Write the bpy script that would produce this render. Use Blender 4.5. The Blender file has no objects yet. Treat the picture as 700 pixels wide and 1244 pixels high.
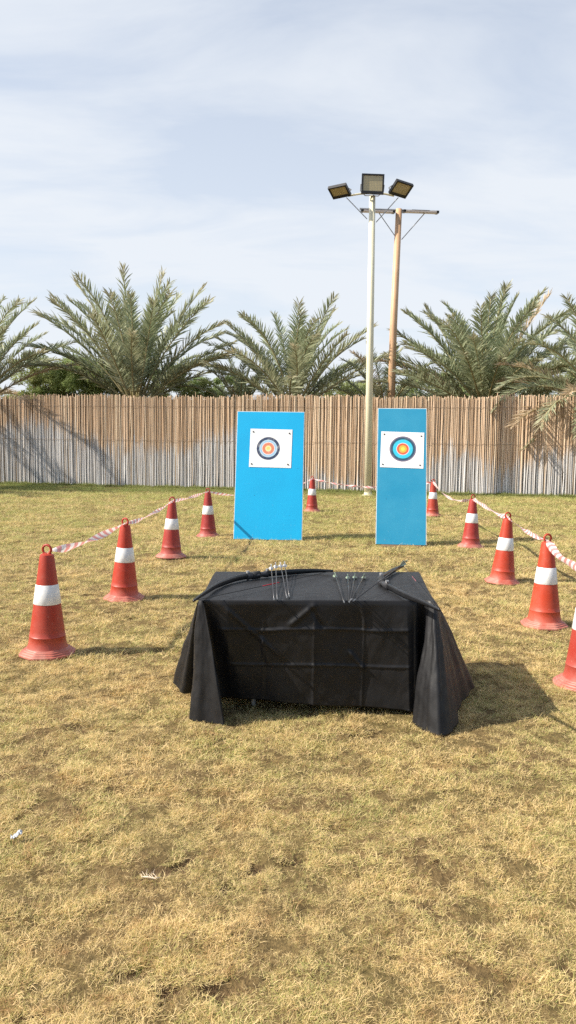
import bpy, bmesh, math, random
import numpy as np
from mathutils import Vector, Matrix

R = math.radians
C = bpy.context.scene.collection
SC = bpy.context.scene

# ------------------------------------------------------------------ camera
CAM_H = 1.6
FPX = 935.0
PITCH = R(5.16)
ROLL = R(0.70)
CM = Matrix.Rotation(R(90) - PITCH, 3, 'X') @ Matrix.Rotation(ROLL, 3, 'Z')
cam_d = bpy.data.cameras.new('camera')
cam = bpy.data.objects.new('camera', cam_d); C.objects.link(cam)
cam.matrix_world = Matrix.Translation((0, 0, CAM_H)) @ CM.to_4x4()
cam_d.sensor_fit = 'VERTICAL'; cam_d.sensor_height = 24.0
cam_d.lens = FPX / 1244 * 24.0
cam_d.clip_start = 0.05; cam_d.clip_end = 3000
SC.camera = cam

def ray(px, py):
    return CM @ Vector(((px - 350) / FPX, -(py - 622) / FPX, -1))
def at_z(px, py, z=0.0):
    d = ray(px, py); t = (z - CAM_H) / d.z
    return Vector((0, 0, CAM_H)) + d * t
def at_y(px, py, y):
    d = ray(px, py); return Vector((0, 0, CAM_H)) + d * (y / d.y)

# ------------------------------------------------------------------ numpy noise
def vnoise(x, y, seed=0):
    xi = np.floor(x).astype(np.int64); yi = np.floor(y).astype(np.int64)
    xf = x - xi; yf = y - yi
    u = xf * xf * (3 - 2 * xf); v = yf * yf * (3 - 2 * yf)
    def h(a, b):
        n = (a * 374761393 + b * 668265263 + seed * 1442695041) & 0xffffffff
        n = ((n ^ (n >> 13)) * 1274126177) & 0xffffffff
        return ((n ^ (n >> 16)) & 0xffff) / 65535.0
    return (h(xi, yi) * (1 - u) + h(xi + 1, yi) * u) * (1 - v) + (h(xi, yi + 1) * (1 - u) + h(xi + 1, yi + 1) * u) * v
def fbm(x, y, o=3, seed=0):
    s = 0; a = 0.5; t = 0
    for k in range(o):
        s = s + a * vnoise(x, y, seed + k * 17); t += a; a *= .5; x = x * 2.03 + 5.1; y = y * 2.03 + 3.7
    return s / t
def crevice(x, y):
    """1 inside the small bare hollows of the lawn, 0 elsewhere"""
    n = fbm(x * 7.2 + 9 + fbm(x * 3, y * 3, 2, 61), y * 9.5 + 2, 3, 5)
    big = fbm(x * .7, y * .7, 2, 31)
    th = 0.278 + .14 * (big - .5)
    return np.clip((th - n) / .035, 0, 1)
def ground_h(x, y):
    x = np.asarray(x, float); y = np.asarray(y, float)
    near = np.clip((30 - np.hypot(x, y)) / 15, 0, 1)
    h = .030 * (fbm(x * 1.1, y * 1.1, 2, 3) - .5) + .034 * (fbm(x * 4.2, y * 4.2, 3, 8) - .5) + .026 * (fbm(x * 11, y * 11, 2, 18) - .5)
    return near * (h - .028 * crevice(x, y))
def gh(x, y): return float(ground_h(np.array([x]), np.array([y]))[0])

# ------------------------------------------------------------------ materials
def new_mat(name):
    m = bpy.data.materials.new(name); m.use_nodes = True
    nt = m.node_tree; b = nt.nodes['Principled BSDF']
    return m, nt, b
def N(nt, t, **kw):
    n = nt.nodes.new(t)
    for k, v in kw.items():
        if k in n.inputs: n.inputs[k].default_value = v
        else: setattr(n, k, v)
    return n
def mixc(nt, fac, a, b, blend='MIX'):
    n = nt.nodes.new('ShaderNodeMix'); n.data_type = 'RGBA'; n.blend_type = blend
    for sock, v in ((n.inputs[0], fac), (n.inputs[6], a), (n.inputs[7], b)):
        if isinstance(v, bpy.types.NodeSocket): nt.links.new(v, sock)
        elif isinstance(v, (int, float)): sock.default_value = v
        else: sock.default_value = (*v, 1) if len(v) == 3 else v
    return n.outputs[2]
def mth(nt, op, a, b=0.0, clamp=False):
    n = nt.nodes.new('ShaderNodeMath'); n.operation = op; n.use_clamp = clamp
    for i, v in enumerate((a, b)):
        if isinstance(v, bpy.types.NodeSocket): nt.links.new(v, n.inputs[i])
        else: n.inputs[i].default_value = v
    return n.outputs[0]
def mrange(nt, v, a, b, c=0., d=1.):
    n = nt.nodes.new('ShaderNodeMapRange'); n.inputs[1].default_value = a; n.inputs[2].default_value = b
    n.inputs[3].default_value = c; n.inputs[4].default_value = d; nt.links.new(v, n.inputs[0]); return n.outputs[0]
def noise(nt, vec, scale, detail=3, rough=.55):
    n = nt.nodes.new('ShaderNodeTexNoise'); n.inputs['Scale'].default_value = scale
    n.inputs['Detail'].default_value = detail; n.inputs['Roughness'].default_value = rough
    if vec is not None: nt.links.new(vec, n.inputs['Vector'])
    return n.outputs['Fac']
def objc(nt): return nt.nodes.new('ShaderNodeTexCoord').outputs['Object']
def worldp(nt): return nt.nodes.new('ShaderNodeNewGeometry').outputs['Position']
def sep(nt, v):
    n = nt.nodes.new('ShaderNodeSeparateXYZ'); nt.links.new(v, n.inputs[0]); return n.outputs
def scalev(nt, v, s):
    n = nt.nodes.new('ShaderNodeVectorMath'); n.operation = 'MULTIPLY'; n.inputs[1].default_value = s
    nt.links.new(v, n.inputs[0]); return n.outputs[0]
def bump(nt, b, h, strength=.3, dist=.01):
    n = nt.nodes.new('ShaderNodeBump'); n.inputs['Strength'].default_value = strength; n.inputs['Distance'].default_value = dist
    nt.links.new(h, n.inputs['Height']); nt.links.new(n.outputs[0], b.inputs['Normal'])
def attr(nt, name):
    n = nt.nodes.new('ShaderNodeAttribute'); n.attribute_name = name; return n

def simple(name, col, rough=.5, metal=0, var=.15, scale=8, bmp=0):
    m, nt, b = new_mat(name)
    o = objc(nt); f = noise(nt, o, scale, 5)
    dark = tuple(c * (1 - var) for c in col); lite = tuple(min(1, c * (1 + var)) for c in col)
    nt.links.new(mixc(nt, mrange(nt, f, .3, .7), dark, lite), b.inputs['Base Color'])
    b.inputs['Metallic'].default_value = metal
    nt.links.new(mrange(nt, noise(nt, o, scale * 2.3, 4), .3, .7, rough - .08, rough + .08), b.inputs['Roughness'])
    if bmp: bump(nt, b, noise(nt, o, scale * 6, 4), bmp, .002)
    return m

def grass_mat():
    m, nt, b = new_mat('dry_lawn_blades')
    p = worldp(nt)
    t = attr(nt, 'tint').outputs['Fac']
    s = sep(nt, p)
    # mottled areas: straw, ochre, olive green
    n1 = noise(nt, p, .9, 3); n2 = noise(nt, scalev(nt, p, (1, 1, 0)), 3.5, 3); n3 = noise(nt, p, .23, 2)
    far = mrange(nt, s[1], 5, 25)          # greener towards the fence, where it gets watered
    g = mth(nt, 'ADD', mth(nt, 'MULTIPLY', n1, .9), mth(nt, 'MULTIPLY', n2, .6))
    g = mth(nt, 'ADD', g, mth(nt, 'MULTIPLY', n3, .5))
    g = mth(nt, 'ADD', g, mth(nt, 'MULTIPLY', far, .36))
    g = mth(nt, 'ADD', g, mth(nt, 'MULTIPLY', t, .75))
    gf = mrange(nt, g, 1.24, 1.80)
    n5 = noise(nt, p, 8.5, 4, .6)
    straw = mixc(nt, t, (.90, .69, .36), (.62, .435, .175))
    straw = mixc(nt, mrange(nt, n5, .54, .68, 0, .85), straw, (.42, .235, .10))
    green = mixc(nt, t, (.55, .56, .19), (.29, .33, .085))
    col = mixc(nt, gf, straw, green)
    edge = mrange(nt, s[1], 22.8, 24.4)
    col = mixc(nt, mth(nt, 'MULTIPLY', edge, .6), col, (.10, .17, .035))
    nt.links.new(col, b.inputs['Base Color'])
    b.inputs['Roughness'].default_value = .6
    b.inputs['Specular IOR Level'].default_value = .25
    tr = N(nt, 'ShaderNodeBsdfTranslucent'); nt.links.new(col, tr.inputs[0])
    mx = N(nt, 'ShaderNodeMixShader'); mx.inputs[0].default_value = .3
    nt.links.new(b.outputs[0], mx.inputs[1]); nt.links.new(tr.outputs[0], mx.inputs[2])
    nt.links.new(mx.outputs[0], nt.nodes['Material Output'].inputs[0])
    return m
def ground_mat():
    m, nt, b = new_mat('thatch_and_soil')
    p = worldp(nt); s = sep(nt, p)
    n1 = noise(nt, p, 38, 5, .7); n2 = noise(nt, p, 1.3, 3); n3 = noise(nt, p, 6, 4)
    c = mixc(nt, mrange(nt, n1, .35, .65), (.085, .056, .026), (.23, .155, .068))
    c = mixc(nt, mth(nt, 'MULTIPLY', mrange(nt, n2, .4, .65), .3), c, (.15, .14, .045))
    c = mixc(nt, mrange(nt, n3, .62, .75, 0, .5), c, (.12, .08, .045))
    cr = attr(nt, 'bare').outputs['Fac']
    c = mixc(nt, mth(nt, 'MULTIPLY', cr, .85), c, (.11, .07, .04))
    out = mrange(nt, s[1], 40, 60)
    c = mixc(nt, out, c, (.40, .31, .21))
    nt.links.new(c, b.inputs['Base Color']); b.inputs['Roughness'].default_value = .95
    b.inputs['Specular IOR Level'].default_value = .1
    bump(nt, b, n1, .9, .02)
    return m
def reed_mat():
    m, nt, b = new_mat('reed_fence')
    o = objc(nt); s = sep(nt, o)
    t = attr(nt, 'tint'); ts = sep(nt, t.outputs['Vector'])
    r1, r2, lim = ts[0], ts[1], ts[2]
    tan = mixc(nt, r1, (.78, .575, .395), (.45, .30, .18))
    tan = mixc(nt, mrange(nt, r2, .8, .95), tan, (.82, .66, .47))
    gry = mixc(nt, r1, (.78, .75, .72), (.48, .455, .43))
    gry = mixc(nt, mrange(nt, r2, .72, .98), gry, (.50, .38, .26))
    nz = noise(nt, scalev(nt, o, (2, 2, .8)), 2.2, 4)
    hgt = mth(nt, 'ADD', s[2], mth(nt, 'MULTIPLY', mth(nt, 'SUBTRACT', nz, .5), -.9))
    d = mth(nt, 'SUBTRACT', hgt, lim)
    f = mrange(nt, d, -.20, .20)
    f = mth(nt, 'MULTIPLY', f, 1)
    col = mixc(nt, f, gry, tan)
    streak = noise(nt, scalev(nt, o, (60, 60, 1.3)), 1.0, 4)
    col = mixc(nt, mrange(nt, streak, .45, .72, 0, .55), col, (.20, .135, .085))
    nt.links.new(col, b.inputs['Base Color']); b.inputs['Roughness'].default_value = .75
    b.inputs['Specular IOR Level'].default_value = .3
    return m
def leaf_mat(name, a, c2, dead, transl=.25, rough=.5):
    m, nt, b = new_mat(name)
    t = attr(nt, 'tint'); ts = sep(nt, t.outputs['Vector'])
    col = mixc(nt, ts[0], a, c2)
    col = mixc(nt, ts[1], col, dead)
    nt.links.new(col, b.inputs['Base Color']); b.inputs['Roughness'].default_value = rough
    b.inputs['Specular IOR Level'].default_value = .4
    tr = N(nt, 'ShaderNodeBsdfTranslucent'); nt.links.new(col, tr.inputs[0])
    mx = N(nt, 'ShaderNodeMixShader'); mx.inputs[0].default_value = transl
    nt.links.new(b.outputs[0], mx.inputs[1]); nt.links.new(tr.outputs[0], mx.inputs[2])
    nt.links.new(mx.outputs[0], nt.nodes['Material Output'].inputs[0])
    return m
def cone_mat(name='cone_rubber', dusty=.22):
    m, nt, b = new_mat(name)
    oi = N(nt, 'ShaderNodeObjectInfo'); o = objc(nt); s = sep(nt, o)
    off = N(nt, 'ShaderNodeVectorMath', operation='ADD'); nt.links.new(o, off.inputs[0]); nt.links.new(oi.outputs['Location'], off.inputs[1])
    n1 = noise(nt, off.outputs[0], 9, 6, .65); n2 = noise(nt, off.outputs[0], 60, 3)
    low = mrange(nt, s[2], .30, .0, 0, 1)
    f = mth(nt, 'ADD', mth(nt, 'MULTIPLY', mrange(nt, n1, .48, .8), .3), mth(nt, 'MULTIPLY', mth(nt, 'MULTIPLY', low, low), mrange(nt, n1, .3, .6, .35, .9)))
    f = mth(nt, 'MULTIPLY', f, dusty * 2, True)
    c = mixc(nt, f, oi.outputs['Color'], (.50, .235, .18))
    c = mixc(nt, mrange(nt, n2, .66, .72, 0, .35), c, (.54, .30, .25))
    nt.links.new(c, b.inputs['Base Color'])
    nt.links.new(mrange(nt, n1, .3, .7, .38, .6), b.inputs['Roughness'])
    bump(nt, b, n1, .15, .004)
    return m
def tape_mat():
    m, nt, b = new_mat('barrier_tape')
    uv = N(nt, 'ShaderNodeTexCoord').outputs['UV']; s = sep(nt, uv)
    k = mth(nt, 'ADD', mth(nt, 'MULTIPLY', s[0], 6.5), mth(nt, 'MULTIPLY', s[1], .6))
    f = mth(nt, 'GREATER_THAN', mth(nt, 'FRACT', k), .5)
    c = mixc(nt, f, (.86, .80, .78), (.74, .30, .28))
    nt.links.new(c, b.inputs['Base Color']); b.inputs['Roughness'].default_value = .35
    tr = N(nt, 'ShaderNodeBsdfTranslucent'); nt.links.new(c, tr.inputs[0])
    mx = N(nt, 'ShaderNodeMixShader'); mx.inputs[0].default_value = .3
    nt.links.new(b.outputs[0], mx.inputs[1]); nt.links.new(tr.outputs[0], mx.inputs[2])
    nt.links.new(mx.outputs[0], nt.nodes['Material Output'].inputs[0])
    return m
def board_mat(name, col, col2, rough):
    m, nt, b = new_mat(name)
    o = objc(nt); s = sep(nt, o)
    n1 = noise(nt, o, 1.7, 4); n2 = noise(nt, scalev(nt, o, (40, 1, 2)), 1.2, 4)
    c = mixc(nt, mrange(nt, n1, .35, .7), col, col2)
    c = mixc(nt, mrange(nt, n2, .62, .8, 0, .25), c, tuple(min(1, v * 1.3 + .05) for v in col2))
    vo = nt.nodes.new('ShaderNodeTexVoronoi'); vo.inputs['Scale'].default_value = 7; nt.links.new(o, vo.inputs['Vector'])
    n4 = noise(nt, o, 3, 2)
    hole = mth(nt, 'MULTIPLY', mth(nt, 'LESS_THAN', vo.outputs['Distance'], .045), mth(nt, 'GREATER_THAN', n4, .52))
    c = mixc(nt, hole, c, (.01, .05, .09))
    n6 = noise(nt, o, 22, 6, .7)
    c = mixc(nt, mth(nt, 'MULTIPLY', mrange(nt, n6, .6, .72, 0, .4), mrange(nt, s[2], .5, .0, .25, 1)), c, (.42, .42, .34))
    nt.links.new(c, b.inputs['Base Color']); b.inputs['Roughness'].default_value = rough
    bump(nt, b, n1, .1, .01)
    return m
def target_mat(name, stops, ctr, dirt):
    m, nt, b = new_mat(name)
    o = objc(nt)
    v = N(nt, 'ShaderNodeVectorMath', operation='SUBTRACT'); nt.links.new(o, v.inputs[0]); v.inputs[1].default_value = (ctr[0], 0, ctr[1])
    v2 = scalev(nt, v.outputs[0], (1, 0, 1))
    l = N(nt, 'ShaderNodeVectorMath', operation='LENGTH'); nt.links.new(v2, l.inputs[0])
    r = N(nt, 'ShaderNodeValToRGB'); r.color_ramp.interpolation = 'CONSTANT'
    els = r.color_ramp.elements
    while len(els) < len(stops): els.new(.5)
    for e, (p, c) in zip(els, stops): e.position = p; e.color = (*c, 1)
    nt.links.new(mth(nt, 'MULTIPLY', l.outputs['Value'], 2.0), r.inputs[0])
    n = noise(nt, o, 14, 4)
    c = mixc(nt, mrange(nt, n, .5, .8, 0, dirt), r.outputs[0], (.74, .70, .62))
    nt.links.new(c, b.inputs['Base Color']); b.inputs['Roughness'].default_value = .7
    return m
def cloth_mat():
    m, nt, b = new_mat('black_polyester_cloth')
    o = objc(nt)
    n1 = noise(nt, o, 5, 4); n2 = noise(nt, o, 240, 2); n3 = noise(nt, o, 26, 5, .6); n4 = noise(nt, o, 9, 3)
    c = mixc(nt, mrange(nt, n1, .3, .7), (.0075, .0074, .0082), (.013, .0125, .0135))
    c = mixc(nt, mrange(nt, n4, .62, .8, 0, .35), c, (.017, .015, .014))
    nt.links.new(c, b.inputs['Base Color'])
    nt.links.new(mrange(nt, n3, .3, .7, .45, .62), b.inputs['Roughness'])
    b.inputs['Specular IOR Level'].default_value = .30
    b.inputs['Sheen Weight'].default_value = .02; b.inputs['Sheen Roughness'].default_value = .4
    h = mth(nt, 'ADD', mth(nt, 'MULTIPLY', n3, 1.), mth(nt, 'MULTIPLY', n2, .25))
    bump(nt, b, h, .35, .003)
    return m

M = dict(
    grass=grass_mat(), ground=ground_mat(), reed=reed_mat(), cone=cone_mat(), cone_base=cone_mat('cone_foot_rubber', .45), tape=tape_mat(), cloth=cloth_mat(),
    band=simple('reflective_white', (.78, .775, .76), .35, 0, .14, 18),
    blue1=board_mat('bright_blue_board', (.0, .37, .68), (.0, .41, .74), .5),
    blue2=board_mat('teal_blue_board', (.012, .235, .40), (.035, .28, .44), .45),
    edge=simple('board_edge_foam', (.62, .66, .66), .8, 0, .2, 10),
    wood=simple('raw_timber', (.36, .24, .14), .75, 0, .2, 9, .2),
    cream=simple('cream_pole_paint', (.74, .69, .50), .4, 0, .07, 2.2),
    brownpole=simple('peach_brown_pole_paint', (.58, .36, .205), .5, 0, .12, 2.2),
    steel=simple('galvanised_steel', (.42, .41, .40), .45, .6, .15, 12),
    lampbody=simple('dark_lamp_housing', (.022, .022, .024), .45, .2, .2, 12),
    palm=leaf_mat('date_palm_leaf', (.225, .285, .155), (.38, .435, .27), (.55, .43, .29), .30, .42),
    petiole=simple('palm_midrib', (.42, .36, .19), .55, 0, .2, 6),
    bark=simple('palm_bark', (.16, .11, .07), .9, 0, .35, 9, .8),
    bushA=leaf_mat('tamarisk_leaf', (.25, .34, .12), (.38, .46, .19), (.36, .32, .14), .35, .6),
    bushB=leaf_mat('grey_green_shrub_leaf', (.30, .36, .14), (.46, .50, .22), (.46, .40, .2), .35, .6),
    paper_pin=simple('dark_pin', (.05, .045, .05), .4, .3, .2, 30),
    bowlimb=simple('black_bow_laminate', (.011, .011, .012), .28, 0, .3, 14),
    bowgrip=simple('dark_grey_bow_riser', (.035, .035, .038), .45, .1, .3, 20, .2),
    bowstring=simple('dark_bowstring', (.02, .02, .02), .6, 0, .2, 40),
    serving=simple('red_string_serving', (.45, .015, .03), .6, 0, .2, 40),
    shaft=simple('grey_arrow_shaft', (.075, .075, .08), .28, .5, .2, 20),
    darkshaft=simple('black_arrow_shaft', (.03, .03, .032), .28, .1, .2, 20),
    point=simple('steel_arrow_point', (.25, .25, .25), .4, .9, .1, 20),
    fletch=simple('white_fletching', (.50, .51, .53), .45, 0, .08, 30),
    fletchg=simple('pale_green_fletching', (.22, .28, .19), .45, 0, .08, 30),
    tabletop=simple('grey_plastic_tabletop', (.5, .5, .48), .5, 0, .05, 6),
    scrap=simple('white_plastic_scrap', (.55, .57, .60), .3, 0, .05, 30),
    twig=simple('bleached_dry_stalk', (.60, .49, .36), .7, 0, .15, 30),
)
# lamp glass: a yellowish LED array behind glass
def lamp_glass():
    m, nt, b = new_mat('led_floodlight_glass')
    o = objc(nt); s = sep(nt, o)
    fx = mth(nt, 'FRACT', mth(nt, 'MULTIPLY', s[0], 22)); fz = mth(nt, 'FRACT', mth(nt, 'MULTIPLY', s[2], 22))
    g = mth(nt, 'MULTIPLY', mth(nt, 'GREATER_THAN', fx, .3), mth(nt, 'GREATER_THAN', fz, .3))
    nt.links.new(mixc(nt, g, (.34, .29, .18), (.52, .43, .22)), b.inputs['Base Color'])
    b.inputs['Roughness'].default_value = .25; b.inputs['Coat Weight'].default_value = .5; b.inputs['Coat Roughness'].default_value = .05
    return m
M['lampglass'] = lamp_glass()
ppr = (.83, .83, .81)
M['face1'] = target_mat('faded_target_print', [(0, (.80, .60, .16)), (.055, (.86, .72, .35)), (.10, (.68, .22, .12)), (.195, (.80, .66, .62)), (.215, (.30, .52, .72)), (.265, (.45, .62, .74)), (.295, (.03, .05, .11)), (.385, ppr), (.5, ppr)], (-.040, -.005), .5)
M['face2'] = target_mat('bright_target_print', [(0, (.86, .66, .08)), (.06, (.86, .40, .05)), (.125, (.72, .10, .04)), (.185, (.62, .60, .62)), (.205, (.03, .50, .68)), (.315, (.012, .07, .12)), (.385, (.16, .13, .20)), (.425, ppr), (.5, ppr)], (.01, .015), .12)

# ------------------------------------------------------------------ mesh builder
class MB:
    def __init__(s): s.v = []; s.f = []
    def add(s, vs, fs):
        o = len(s.v); s.v.extend([tuple(v) for v in vs]); s.f.extend([tuple(i + o for i in f) for f in fs]); return o
    def box(s, c, size, mat=None):
        hx, hy, hz = [d / 2 for d in size]
        vs = [Vector((x * hx, y * hy, z * hz)) for x in (-1, 1) for y in (-1, 1) for z in (-1, 1)]
        if mat is not None: vs = [mat @ v for v in vs]
        c = Vector(c); vs = [v + c for v in vs]
        s.add(vs, [(0, 1, 3, 2), (4, 6, 7, 5), (0, 4, 5, 1), (2, 3, 7, 6), (0, 2, 6, 4), (1, 5, 7, 3)])
    def tube(s, pts, rad, n=10, caps=True, flat=None):
        """tube along pts; rad float or list; flat=(w,h) list gives elliptical/box sections with up kept near Z"""
        pts = [Vector(p) for p in pts]; rings = []
        for i, p in enumerate(pts):
            d = (pts[min(i + 1, len(pts) - 1)] - pts[max(i - 1, 0)]).normalized()
            up = Vector((0, 0, 1)) if abs(d.z) < .9 else Vector((0, 1, 0))
            a = d.cross(up).normalized(); b = a.cross(d).normalized()
            if flat: ra, rb = flat[i]
            else: ra = rb = rad[i] if hasattr(rad, '__len__') else rad
            rings.append([p + a * ra * math.cos(2 * math.pi * k / n + (math.pi / n)) + b * rb * math.sin(2 * math.pi * k / n + (math.pi / n)) for k in range(n)])
        vs = [q for r in rings for q in r]; fs = []
        for i in range(len(pts) - 1):
            for k in range(n):
                fs.append((i * n + k, i * n + (k + 1) % n, (i + 1) * n + (k + 1) % n, (i + 1) * n + k))
        if caps: fs += [tuple(range(n - 1, -1, -1)), tuple((len(pts) - 1) * n + k for k in range(n))]
        s.add(vs, fs)
    def lathe(s, prof, n=32, cap=True, sides=None):
        vs = []; fs = []
        for (r, z) in prof:
            for k in range(n):
                a = 2 * math.pi * k / n
                rr = r
                if sides: # polygonal outline
                    q = math.pi / sides; aa = (a % (2 * q)) - q; rr = r * (1 - .75 * (1 - math.cos(q) / math.cos(aa)))
                vs.append((rr * math.cos(a), rr * math.sin(a), z))
        for i in range(len(prof) - 1):
            for k in range(n): fs.append((i * n + k, i * n + (k + 1) % n, (i + 1) * n + (k + 1) % n, (i + 1) * n + k))
        if cap: fs += [tuple(range(n - 1, -1, -1)), tuple((len(prof) - 1) * n + k for k in range(n))]
        s.add(vs, fs)
    def build(s, name, mat, parent=None, smooth=False, loc=None, bevel=0):
        me = bpy.data.meshes.new(name); me.from_pydata(s.v, [], s.f); me.update()
        me.materials.append(mat)
        if smooth:
            me.polygons.foreach_set('use_smooth', [True] * len(me.polygons))
        o = bpy.data.objects.new(name, me); C.objects.link(o)
        if loc is not None: o.location = loc
        if parent: o.parent = parent
        if bevel:
            md = o.modifiers.new('bevel', 'BEVEL'); md.width = bevel; md.segments = 2; md.limit_method = 'ANGLE'
        return o
def smooth_by_angle(o, ang=35):
    me = o.data
    bm = bmesh.new(); bm.from_mesh(me)
    for e in bm.edges:
        if len(e.link_faces) == 2 and e.calc_face_angle(0) > R(ang): e.smooth = False
    for f in bm.faces: f.smooth = True
    bm.to_mesh(me); bm.free()
def np_mesh(name, V, F, mat, parent=None, tint=None, smooth=False):
    """V (n,3) array, F (m,4) array of quads"""
    me = bpy.data.meshes.new(name)
    me.vertices.add(len(V)); me.vertices.foreach_set('co', np.asarray(V, np.float32).ravel())
    k = F.shape[1]
    me.loops.add(F.size); me.loops.foreach_set('vertex_index', F.astype(np.int32).ravel())
    me.polygons.add(len(F)); me.polygons.foreach_set('loop_start', np.arange(0, F.size, k, dtype=np.int32))
    me.polygons.foreach_set('loop_total', np.full(len(F), k, np.int32))
    me.update(calc_edges=True); me.validate()
    if tint is not None:
        a = me.attributes.new('tint', 'FLOAT_VECTOR', 'POINT'); a.data.foreach_set('vector', np.asarray(tint, np.float32).ravel())
    me.materials.append(mat)
    if smooth: me.polygons.foreach_set('use_smooth', [True] * len(me.polygons))
    o = bpy.data.objects.new(name, me); C.objects.link(o)
    if parent: o.parent = parent
    return o
def tag(o, label=None, cat=None, group=None, kind=None):
    if label: o['label'] = label
    if cat: o['category'] = cat
    if group: o['group'] = group
    if kind: o['kind'] = kind
    return o
def thing(name, loc, label, cat, group=None, rz=0, rot=None):
    o = bpy.data.objects.new(name, None); C.objects.link(o); o.location = loc
    o.rotation_euler = rot if rot else (0, 0, rz); o.empty_display_size = .1
    return tag(o, label, cat, group)
def children(o): return [c for c in bpy.data.objects if c.parent == o]
def copy_tree(o, parent=None):
    c = o.copy(); C.objects.link(c)
    if parent: c.parent = parent
    for ch in children(o): copy_tree(ch, c)
    return c

# ------------------------------------------------------------------ ground
def axis(lo, hi, fine_lo, fine_hi, step, grow):
    a = list(np.arange(fine_lo, fine_hi, step)); s = step; x = a[-1]
    while x < hi: s *= grow; x += s; a.append(x)
    s = step; x = a[0]; pre = []
    while x > lo: s *= grow; x -= s; pre.append(x)
    return np.array(pre[::-1] + a)
gx = axis(-900, 900, -3.2, 3.2, .028, 1.05); gy = axis(-300, 1500, 1.2, 7.0, .028, 1.045)
GX, GY = np.meshgrid(gx, gy)
GZ = ground_h(GX, GY)
V = np.stack([GX.ravel(), GY.ravel(), GZ.ravel()], 1)
nx, ny = len(gx), len(gy)
I = np.arange(nx * ny).reshape(ny, nx)
F = np.stack([I[:-1, :-1].ravel(), I[:-1, 1:].ravel(), I[1:, 1:].ravel(), I[1:, :-1].ravel()], 1)
ground = np_mesh('ground', V, F, M['ground'], smooth=True)
a = ground.data.attributes.new('bare', 'FLOAT', 'POINT'); a.data.foreach_set('value', crevice(GX, GY).ravel().astype(np.float32))
tag(ground, kind='structure')

# ------------------------------------------------------------------ layout of things on the lawn
CONES = [  # px, py of the foot centre, colour, tilt, label
    (58, 795, (.50, .042, .020), (.0, .01), 'large red traffic cone nearest on the left side, start of the left striped tape'),
    (151, 728, (.56, .040, .016), (.015, .035), 'bright red traffic cone second from the camera in the left row, ringed top'),
    (208, 678, (.44, .035, .026), (.0, .02), 'crimson traffic cone third from the camera in the left row'),
    (253, 651, (.42, .030, .028), (.01, -.005), 'dark crimson traffic cone beside the bright blue board at the end of left row'),
    (379, 621.5, (.47, .035, .024), (.0, .0), 'small distant traffic cone between the two blue boards'),
    (525.5, 627, (.50, .045, .020), (-.01, .0), 'distant traffic cone half hidden behind the right edge of the teal board'),
    (571.5, 665, (.45, .032, .026), (.01, .02), 'crimson traffic cone with pale dusty foot just right of the teal board'),
    (610, 708, (.60, .050, .018), (.02, .045), 'leaning orange red traffic cone in the middle of the right row'),
    (661, 760, (.62, .055, .018), (.0, .0), 'bright orange red traffic cone with octagonal foot, large top ring, right row'),
    (711, 832, (.46, .038, .026), (.0, .0), 'scratched red traffic cone cut off by the right edge of the photo'),
]
cone_pos = []
for c in CONES:
    p = at_z(c[0], c[1], 0); cone_pos.append(Vector((p.x, p.y, gh(p.x, p.y))))
CH = .80
BOARD = []

# ------------------------------------------------------------------ grass
def make_tuft(seed, n, rad, hmin, hmax, w, flatness):
    rng = np.random.default_rng(seed)
    a = rng.uniform(0, 2 * np.pi, n); r = rad * np.sqrt(rng.uniform(0, 1, n))
    bx, by = r * np.cos(a), r * np.sin(a)
    L = rng.uniform(hmin, hmax, n); az = rng.uniform(0, 2 * np.pi, n)
    el = np.clip(rng.normal(1.0 - flatness, .42, n), .08, 1.5)
    ww = w * rng.uniform(.6, 1.3, n)
    dirh = np.stack([np.cos(az), np.sin(az), 0 * az], 1); side = np.stack([-np.sin(az), np.cos(az), 0 * az], 1)
    tw = rng.uniform(-.8, .8, n); side = side * np.cos(tw)[:, None] + np.array([0, 0, 1]) * np.sin(tw)[:, None]
    base = np.stack([bx, by, np.full(n, -.004)], 1)
    segs = [(0, 1.0), (.5, .85), (1., .12)]
    bend = rng.uniform(.2, .9, n)
    pts = []; p = base.copy(); prev = 0
    for s, wd in segs:
        d = s - prev; prev = s
        e = el - bend * s
        p = p + (dirh * np.cos(e)[:, None] + np.array([0, 0, 1]) * np.sin(e)[:, None]) * (L * d)[:, None]
        pts.append(p - side * (ww * wd / 2)[:, None]); pts.append(p + side * (ww * wd / 2)[:, None])
    V = np.stack(pts, 1).reshape(-1, 3); V[:, 2] = np.maximum(V[:, 2], -.004)
    o = np.arange(n)[:, None] * 6
    F = np.concatenate([np.stack([o[:, 0], o[:, 0] + 1, o[:, 0] + 3, o[:, 0] + 2], 1), np.stack([o[:, 0] + 2, o[:, 0] + 3, o[:, 0] + 5, o[:, 0] + 4], 1)])
    t = np.repeat(rng.uniform(0, 1, n), 6)
    me = bpy.data.meshes.new('tuft'); me.vertices.add(len(V)); me.vertices.foreach_set('co', V.astype(np.float32).ravel())
    me.loops.add(F.size); me.loops.foreach_set('vertex_index', F.astype(np.int32).ravel())
    me.polygons.add(len(F)); me.polygons.foreach_set('loop_start', np.arange(0, F.size, 4, dtype=np.int32)); me.polygons.foreach_set('loop_total', np.full(len(F), 4, np.int32))
    me.update(calc_edges=True)
    at = me.attributes.new('tint', 'FLOAT', 'POINT'); at.data.foreach_set('value', t.astype(np.float32))
    me.materials.append(M['grass'])
    return bpy.data.objects.new('tuft', me)

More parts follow.
